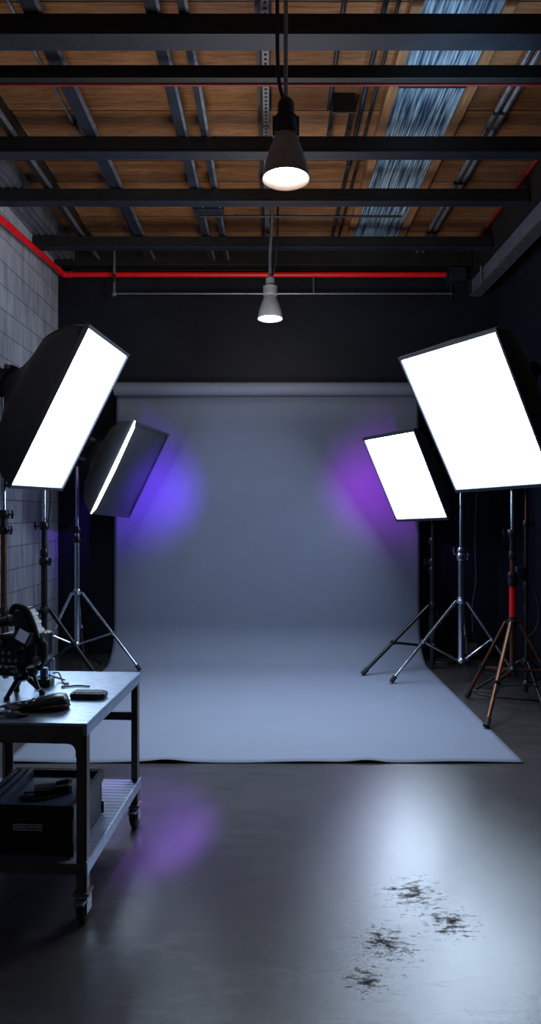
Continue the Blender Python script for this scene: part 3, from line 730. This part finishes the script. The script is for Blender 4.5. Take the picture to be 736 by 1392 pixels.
me = bpy.data.meshes.new_from_object(tmp.evaluated_get(bpy.context.evaluated_depsgraph_get()))
bpy.data.objects.remove(tmp)
lt = bpy.data.objects.new('plate_lettering', me); C.objects.link(lt); lt.parent = pl
me.materials.clear(); me.materials.append(M_platetext)
lt.rotation_euler = (PI / 2, 0, 0); lt.location = (.014, -hd - .0045, .1015)
# folded lid flap on the left side of the tray
for q, (xa, za) in enumerate(((-.135, .0), (-.11, .008))):
    obj('lid_strap', B(xa - .01, xa + .008, -hd + .02, hd - .02, H - .0215, H + .014 - za, M=Matrix.Rotation(.0, 4, 'Z')), M_caselin, case, bevel=.003)
# object in the tray
t = thing('flash_unit', 'small black flash unit lying in the tray of the open case', 'flash', CM @ Vector((-.235, .20, zb + H - .022)), rotz=.35)
obj('body', B(-.04, .04, -.028, .028, 0, .034), M_blackplastic, t, bevel=.008)
obj('flash_head', T([(.04, 0, .022), (.09, 0, .022)], [.022, .027], 16), M_blackmetal, t, smooth=True)
obj('front_ring', lathe(bmesh.new(), [(.024, 0), (.029, 0), (.029, .012), (.024, .012), (.024, 0)], 20, M=align((.088, 0, .022), (1, 0, 0))), M_silver, t, smooth=True)
obj('shoe_plate', B(-.055, -.03, -.018, .018, .006, .012), M_silver, t)
obj('cord', T(smooth_path([(-.04, 0, .012), (-.08, .02, .006), (-.085, -.02, .006), (-.05, -.05, .006), (.0, -.055, .006), (.04, -.045, .006)]), .005, 8), M_cable, t, smooth=True)

# ------------------------------------------------------------------ gear on the cart
def pt(px, py, z=ZT):
    y = (1.5 - z) * 900 / (py - 696); return Vector(((px - 368) / 900 * y, y, z))
# video camera rig on a mini tripod
base = pt(30, 945); base.z = ZT
rig = thing('camera_rig', 'tall black video camera rig with tilted monitor standing on the cart', 'camera', base, rotz=-.25)
def RM(loc, rx=0, ry=0, rz=0): return Matrix.Translation(loc) @ Euler((rx, ry, rz)).to_matrix().to_4x4()
for a in (20, 140, 260):
    d = Vector((math.cos(math.radians(a)), math.sin(math.radians(a)), 0))
    lg = obj('tripod_leg', T([d * .02 + Vector((0, 0, .075)), d * .085 + Vector((0, 0, .008))], [.012, .009], 10), M_blackmetal, rig, smooth=True)
    obj('leg_foot', T([d * .082 + Vector((0, 0, .0)), d * .082 + Vector((0, 0, .014))], .012, 10), M_rubber, lg, smooth=True)
obj('tripod_head', lathe(bmesh.new(), [(.02, .06), (.034, .07), (.034, .09), (.022, .1), (.022, .118), (.036, .122), (.036, .132)], 20, cap0=True, cap1=True), M_blackmetal, rig, smooth=True)
bd = obj('camera_body', B(-.075, .07, -.065, .09, .132, .262), M_blackplastic, rig, bevel=.012)
for k in range(5): obj('vent_rib', B(.070, .0735, -.045 + k * .024, -.033 + k * .024, .15, .23), M_blackmetal, bd)
for (x, z) in ((-.04, .16), (-.01, .16), (.02, .16), (-.04, .19), (-.01, .19)): obj('button', T([(x, -.066, z), (x, -.071, z)], .008, 12), M_silver, bd, smooth=True)
obj('side_plate', B(-.06, .02, -.069, -.065, .205, .25), M_blackmetal, bd, bevel=.002)
obj('lens', lathe(bmesh.new(), [(.03, 0), (.042, 0), (.042, .03), (.048, .032), (.048, .06), (.042, .062), (.042, .085), (.056, .09), (.056, .13), (.05, .13), (.046, .1)], 24, M=align((-.07, .0, .195), (-1, -.35, -.08)), cap0=True, cap1=True), M_blackmetal, rig, smooth=True)
for q, z in enumerate((.035, .064)): obj('lens_ring', lathe(bmesh.new(), [(.049, z), (.0515, z), (.0515, z + .018), (.049, z + .018)], 24, M=align((-.07, 0, .195), (-1, -.35, -.08))), M_silver if q else M_rubber, rig, smooth=True)
VM = RM((.045, -.02, .30), 0, -.42, 0)
vf = obj('viewfinder_hood', B(-.03, .03, -.045, .05, -.065, .07, M=VM), M_blackplastic, rig, bevel=.014)
obj('hood_strap', T([VM @ Vector(p) for p in smooth_path([(-.034, -.03, .07), (.0, -.04, .088), (.034, -.03, .06), (.042, -.03, .0), (.036, -.03, -.07)], 5)], .012, 10), M_rubber, vf, smooth=True)
for k in range(3): obj('hood_rib', B(.03, .0345, -.035, .04, -.045 + k * .035, -.033 + k * .035, M=VM), M_blackmetal, vf)
MM = RM((.062, -.075, .262), -.35, .3, -.25)
mon = obj('monitor', B(-.035, .035, -.01, .01, -.028, .028, M=MM), M_blackplastic, rig, bevel=.004)
obj('screen', B(-.029, .029, -.0115, -.0102, -.022, .022, M=MM), M_screen, mon, label='dim bluish screen')
obj('monitor_arm', T(smooth_path([(.03, -.04, .26), (.05, -.06, .275), (.06, -.068, .262)]), .008, 10), M_blackmetal, rig, smooth=True)
obj('top_handle', T(smooth_path([(-.06, .06, .26), (-.065, .06, .33), (-.045, .03, .355), (.0, .0, .35), (.025, -.005, .33)]), .015, 12), M_blackmetal, rig, smooth=True)
obj('microphone', T([(-.12, -.05, .30), (-.01, .06, .315)], .02, 14), M_rubber, rig, smooth=True)
obj('mic_clip', lathe(bmesh.new(), [(.021, -.012), (.026, -.012), (.026, .012), (.021, .012)], 16, M=align((-.06, .01, .308), (.11, .11, .015))), M_silver, rig, smooth=True)
obj('battery', B(-.06, .06, .09, .135, .145, .25), M_blackmetal, rig, bevel=.006)
obj('grip', T(smooth_path([(.07, .02, .24), (.10, .0, .22), (.105, -.01, .17), (.085, -.01, .12)]), [.014] * 6 + [.02] * 7 + [.017] * 6, 12), M_rubber, rig, smooth=True)
for q, (p, d) in enumerate((((.07, -.03, .155), (1, -.3, .1)), ((.045, -.065, .205), (.2, -1, .1)), ((-.05, -.066, .225), (-.1, -1, .2)), ((.034, 0, .1), (1, -.3, 0)), ((-.03, -.03, .1), (-.5, -1, 0)))):
    obj('adjustment_knob', lathe(bmesh.new(), [(.006, 0), (.006, .014), (.018, .015), (.02, .02), (.02, .032), (.014, .036)], 14, M=align(p, d), cap0=True, cap1=True), M_blackmetal if q % 2 else M_silver, rig, smooth=True)
obj('pan_handle', T(smooth_path([(.03, .0, .11), (.09, -.045, .09), (.12, -.06, .045)]), [.007] * 12 + [.013], 10), M_blackmetal, rig, smooth=True)
obj('coiled_lead', T([( -.05 + .1 * i / 90 + .0, -.085 + .012 * math.cos(i * .7), .115 + .012 * math.sin(i * .7)) for i in range(91)], .0035, 6), M_cable, rig, smooth=True)
# clear box
p = pt(61, 932)
t = thing('clear_box', 'small clear plastic box with a black base behind the keypad on the cart', 'box', p, rotz=YAW)
obj('base', B(-.034, .034, -.03, .03, 0, .034), M_blackplastic, t, bevel=.005)
bm = bmesh.new()
for a in ((-.034, .034, -.03, -.027), (-.034, .034, .027, .03), (-.034, -.031, -.027, .027), (.031, .034, -.027, .027)): box(bm, *a, .034, .115)
obj('clear_sleeve', bm, M_glass, t, label='clear plastic sleeve')
obj('insert', B(-.018, .012, -.012, .012, .034, .08), M_silver, t, bevel=.004)
# keypad remote
p = pt(121, 948)
t = thing('keypad_remote', 'black rounded keypad remote lying alone on the cart top', 'remote', p, rotz=-.06)
def pillow(hx, hy, h0, h1, n=40, p=5, lean=0):
    bm = bmesh.new(); rings = []
    for (s, z) in ((.93, 0), (1, h0 * .35), (1, h0), (.95, h1 * .92), (.86, h1)):
        ring = []
        for i in range(n):
            a = 2 * PI * i / n; ca, sa = math.cos(a), math.sin(a); q = (abs(ca) ** p + abs(sa) ** p) ** (-1 / p)
            ring.append(bm.verts.new((ca * q * hx * s, sa * q * hy * s, z)))
        rings.append(ring)
    for j in range(len(rings) - 1):
        for i in range(n): bm.faces.new((rings[j][i], rings[j][(i + 1) % n], rings[j + 1][(i + 1) % n], rings[j + 1][i]))
    bm.faces.new(rings[0]); bm.faces.new(rings[-1]); return bm
body = obj('remote_body', pillow(.074, .036, .016, .024), M_blackplastic, t, smooth=True)
ks = bmesh.new()
for i in range(12):
    for j in range(3): box(ks, -.058 + i * .0098, -.058 + i * .0098 + .006, -.024 + j * .0165, -.024 + j * .0165 + .013, .024, .0275)
obj('keys', ks, M_keys, t, label='rows of small raised keys')
# wedge-shaped controller lying in front
p = pt(58, 964)
t = thing('handheld_controller', 'black wedge-shaped handheld controller with silver buttons at the front of the cart', 'controller', p, rotz=.12)
bm = bmesh.new(); n = 28; rings = []
prof = [(-.135, .024, .016), (-.12, .036, .026), (-.06, .044, .030), (.0, .048, .044), (.05, .046, .060), (.085, .036, .056), (.10, .018, .036)]
for (x, hy, hz) in prof:
    ring = []
    for i in range(n):
        a = 2 * PI * i / n; ca, sa = math.cos(a), math.sin(a); q = (abs(ca) ** 3.5 + abs(sa) ** 3.5) ** (-1 / 3.5)
        ring.append(bm.verts.new((x, ca * q * hy, hz / 2 + sa * q * hz / 2)))
    rings.append(ring)
for j in range(len(rings) - 1):
    for i in range(n): bm.faces.new((rings[j][i], rings[j][(i + 1) % n], rings[j + 1][(i + 1) % n], rings[j + 1][i]))
bm.faces.new(rings[0]); bm.faces.new(rings[-1])
ob = obj('controller_body', bm, M_blackplastic, t, smooth=True)
sm = ob.modifiers.new('sub', 'SUBSURF'); sm.levels = 1; sm.render_levels = 2
for (x, y, z, r) in ((-.085, -.012, .0255, .009), (-.06, -.02, .028, .008), (-.06, .006, .0285, .009), (-.035, -.014, .0355, .008), (-.035, .012, .036, .008), (-.1, .012, .024, .007)):
    obj('button', lathe(bmesh.new(), [(r, -.004), (r, .003), (r * .7, .006)], 14, M=Matrix.Translation((x, y, z)), cap1=True), M_silver, t, smooth=True)
obj('grip_ridge', T(smooth_path([(.0, -.047, .018), (.05, -.045, .022), (.088, -.034, .02), (.103, 0, .014)]), .004, 8), M_copper, t, smooth=True)
# strap
p = pt(10, 975)
t = thing('camera_strap', 'folded black camera strap at the front left corner of the cart top', 'strap', p)
def ribbon(pts, w, th=.003):
    P = smooth_path(pts, 6); bm = bmesh.new(); prev = None
    for i, q in enumerate(P):
        d = (P[min(i + 1, len(P) - 1)] - P[max(i - 1, 0)]); s = Vector((-d.y, d.x, 0))
        s = s.normalized() if s.length > 1e-6 else Vector((0, 1, 0))
        r = [bm.verts.new(q + s * w / 2), bm.verts.new(q - s * w / 2), bm.verts.new(q - s * w / 2 + Vector((0, 0, th))), bm.verts.new(q + s * w / 2 + Vector((0, 0, th)))]
        if prev:
            for k in range(4): bm.faces.new((prev[k], prev[(k + 1) % 4], r[(k + 1) % 4], r[k]))
        else: bm.faces.new(r)
        prev = r
    bm.faces.new(prev); return bm
obj('webbing', ribbon([(-.08, -.01, 0), (-.03, 0, .012), (.02, .0, .02), (.055, .012, .004), (.04, .045, .0)], .036), M_rubber, t, smooth=True)
obj('webbing', ribbon([(-.08, .03, .008), (-.03, .035, .03), (.01, .03, .026), (.03, .02, .024)], .034), M_rubber, t, smooth=True)
obj('buckle', B(-.012, .012, -.02, .02, .019, .027), M_silver, t, bevel=.002)
q0, q1 = pt(75, 905), pt(88, 931)
cc = cable('thin black cord curving over the cart top beside the clear box', [pt(72, 915, ZT + .05), pt(80, 915, ZT + .03), pt(86, 928, ZT + .0045), pt(93, 929, ZT + .0045), pt(84, 934, ZT + .0045), pt(104, 932, ZT + .0045), pt(122, 933, ZT + .0045)], .0035)
cable('thin black wire lying on the back of the cart top', [pt(40, 925, ZT + .003), pt(60, 917, ZT + .003), pt(78, 921, ZT + .003), pt(88, 924, ZT + .003)], .0028)

# ------------------------------------------------------------------ lights
def area(name, loc, target, size, energy, col, sy=None, spread=None):
    l = bpy.data.lights.new(name, 'AREA'); l.energy = energy; l.color = col; l.size = size
    if sy: l.shape = 'RECTANGLE'; l.size_y = sy
    if spread: l.spread = spread
    o = bpy.data.objects.new(name, l); C.objects.link(o); o.location = loc
    o.rotation_euler = (Vector(target) - Vector(loc)).to_track_quat('-Z', 'Y').to_euler(); return o
def spot(name, loc, target, energy, col, ang, blend=1., rad=.05):
    l = bpy.data.lights.new(name, 'SPOT'); l.energy = energy; l.color = col; l.spot_size = math.radians(ang); l.spot_blend = blend; l.shadow_soft_size = rad
    o = bpy.data.objects.new(name, l); C.objects.link(o); o.location = loc
    o.rotation_euler = (Vector(target) - Vector(loc)).to_track_quat('-Z', 'Y').to_euler(); return o
for an, en in ((36, 28), (58, 56), (78, 66)):
    spot('blue_gel_light', (-.52, 5.8, 1.60), (-1.36, 6.72, 1.74), en * 1.4, (.18, .04, 1.), an, rad=.03)
for an, en in ((36, 28), (58, 50), (78, 56)):
    spot('purple_gel_light', (.47, 5.7, 1.72), (1.16, 6.72, 1.76), en * 1.15, (.42, .02, .78), an, rad=.03)
spot('added_violet_floor_spot', (-.40, 5.3, 1.95), (-.63, 3.36, .10), 190, (.36, .13, 1.), 18, rad=.05)  # added spot imitating the blue gel's reflection on floor and shelf
area('warm_ceiling_wash', (-.3, 3.9, 1.9), (-.3, 4.2, 4.3), .8, 31, (1., .9, .78))  # unseen uplight added to light the wooden deck
area('warm_ceiling_wash_back', (.1, 5.5, 2.7), (.1, 5.9, 4.3), .6, 13, (1., .9, .78))  # second unseen uplight, added for the far end of the deck
spot('added_skylight_uplight', (1.05, 3.6, 2.7), (1.05, 3.95, 4.27), 90, (.42, .74, 1.), 54)  # spot added below the strip to brighten its panels, not daylight
spot('pendant_bulb_near', (.072, 3.1, 3.05), (.072, 3.1, 0), 10, (1., .95, .88), 110, rad=.08)
spot('pendant_bulb_far', (-.003, 5.8, 3.18), (-.003, 5.8, 0), 8, (1., .96, .92), 110, rad=.08)
area('added_paper_fill', (0, 4.65, 3.9), (0, 4.5, 0), 1.3, 27, (.70, .89, 1.), spread=math.radians(72))  # unseen overhead fill added to brighten the paper on the floor
area('room_fill', (0, -1.2, 3.2), (0, 4, 1.2), 1.6, 6, (.82, .90, 1.))  # unseen weak fill added behind the camera
area('added_block_wall_fill', (.6, 4.4, 3.3), (XL, 5.8, 3.2), .5, 6, (.85, .92, 1.), spread=math.radians(80))  # unseen lamp added to brighten the block wall

w = bpy.data.worlds.new('dim_world'); scene.world = w; w.use_nodes = True
w.node_tree.nodes['Background'].inputs['Color'].default_value = (.02, .025, .035, 1); w.node_tree.nodes['Background'].inputs['Strength'].default_value = .3

# ------------------------------------------------------------------ camera
cam = bpy.data.cameras.new('camera'); co = bpy.data.objects.new('camera', cam); C.objects.link(co)
co.location = (0, 0, 1.5); co.rotation_euler = (PI / 2, 0, 0)
cam.sensor_fit = 'VERTICAL'; cam.sensor_height = 36; cam.lens = 36 * 900 / 1392; cam.clip_start = .05
scene.camera = co
scene.view_settings.view_transform = 'Standard'; scene.view_settings.look = 'None'; scene.view_settings.exposure = 0
scene.cycles.max_bounces = 6
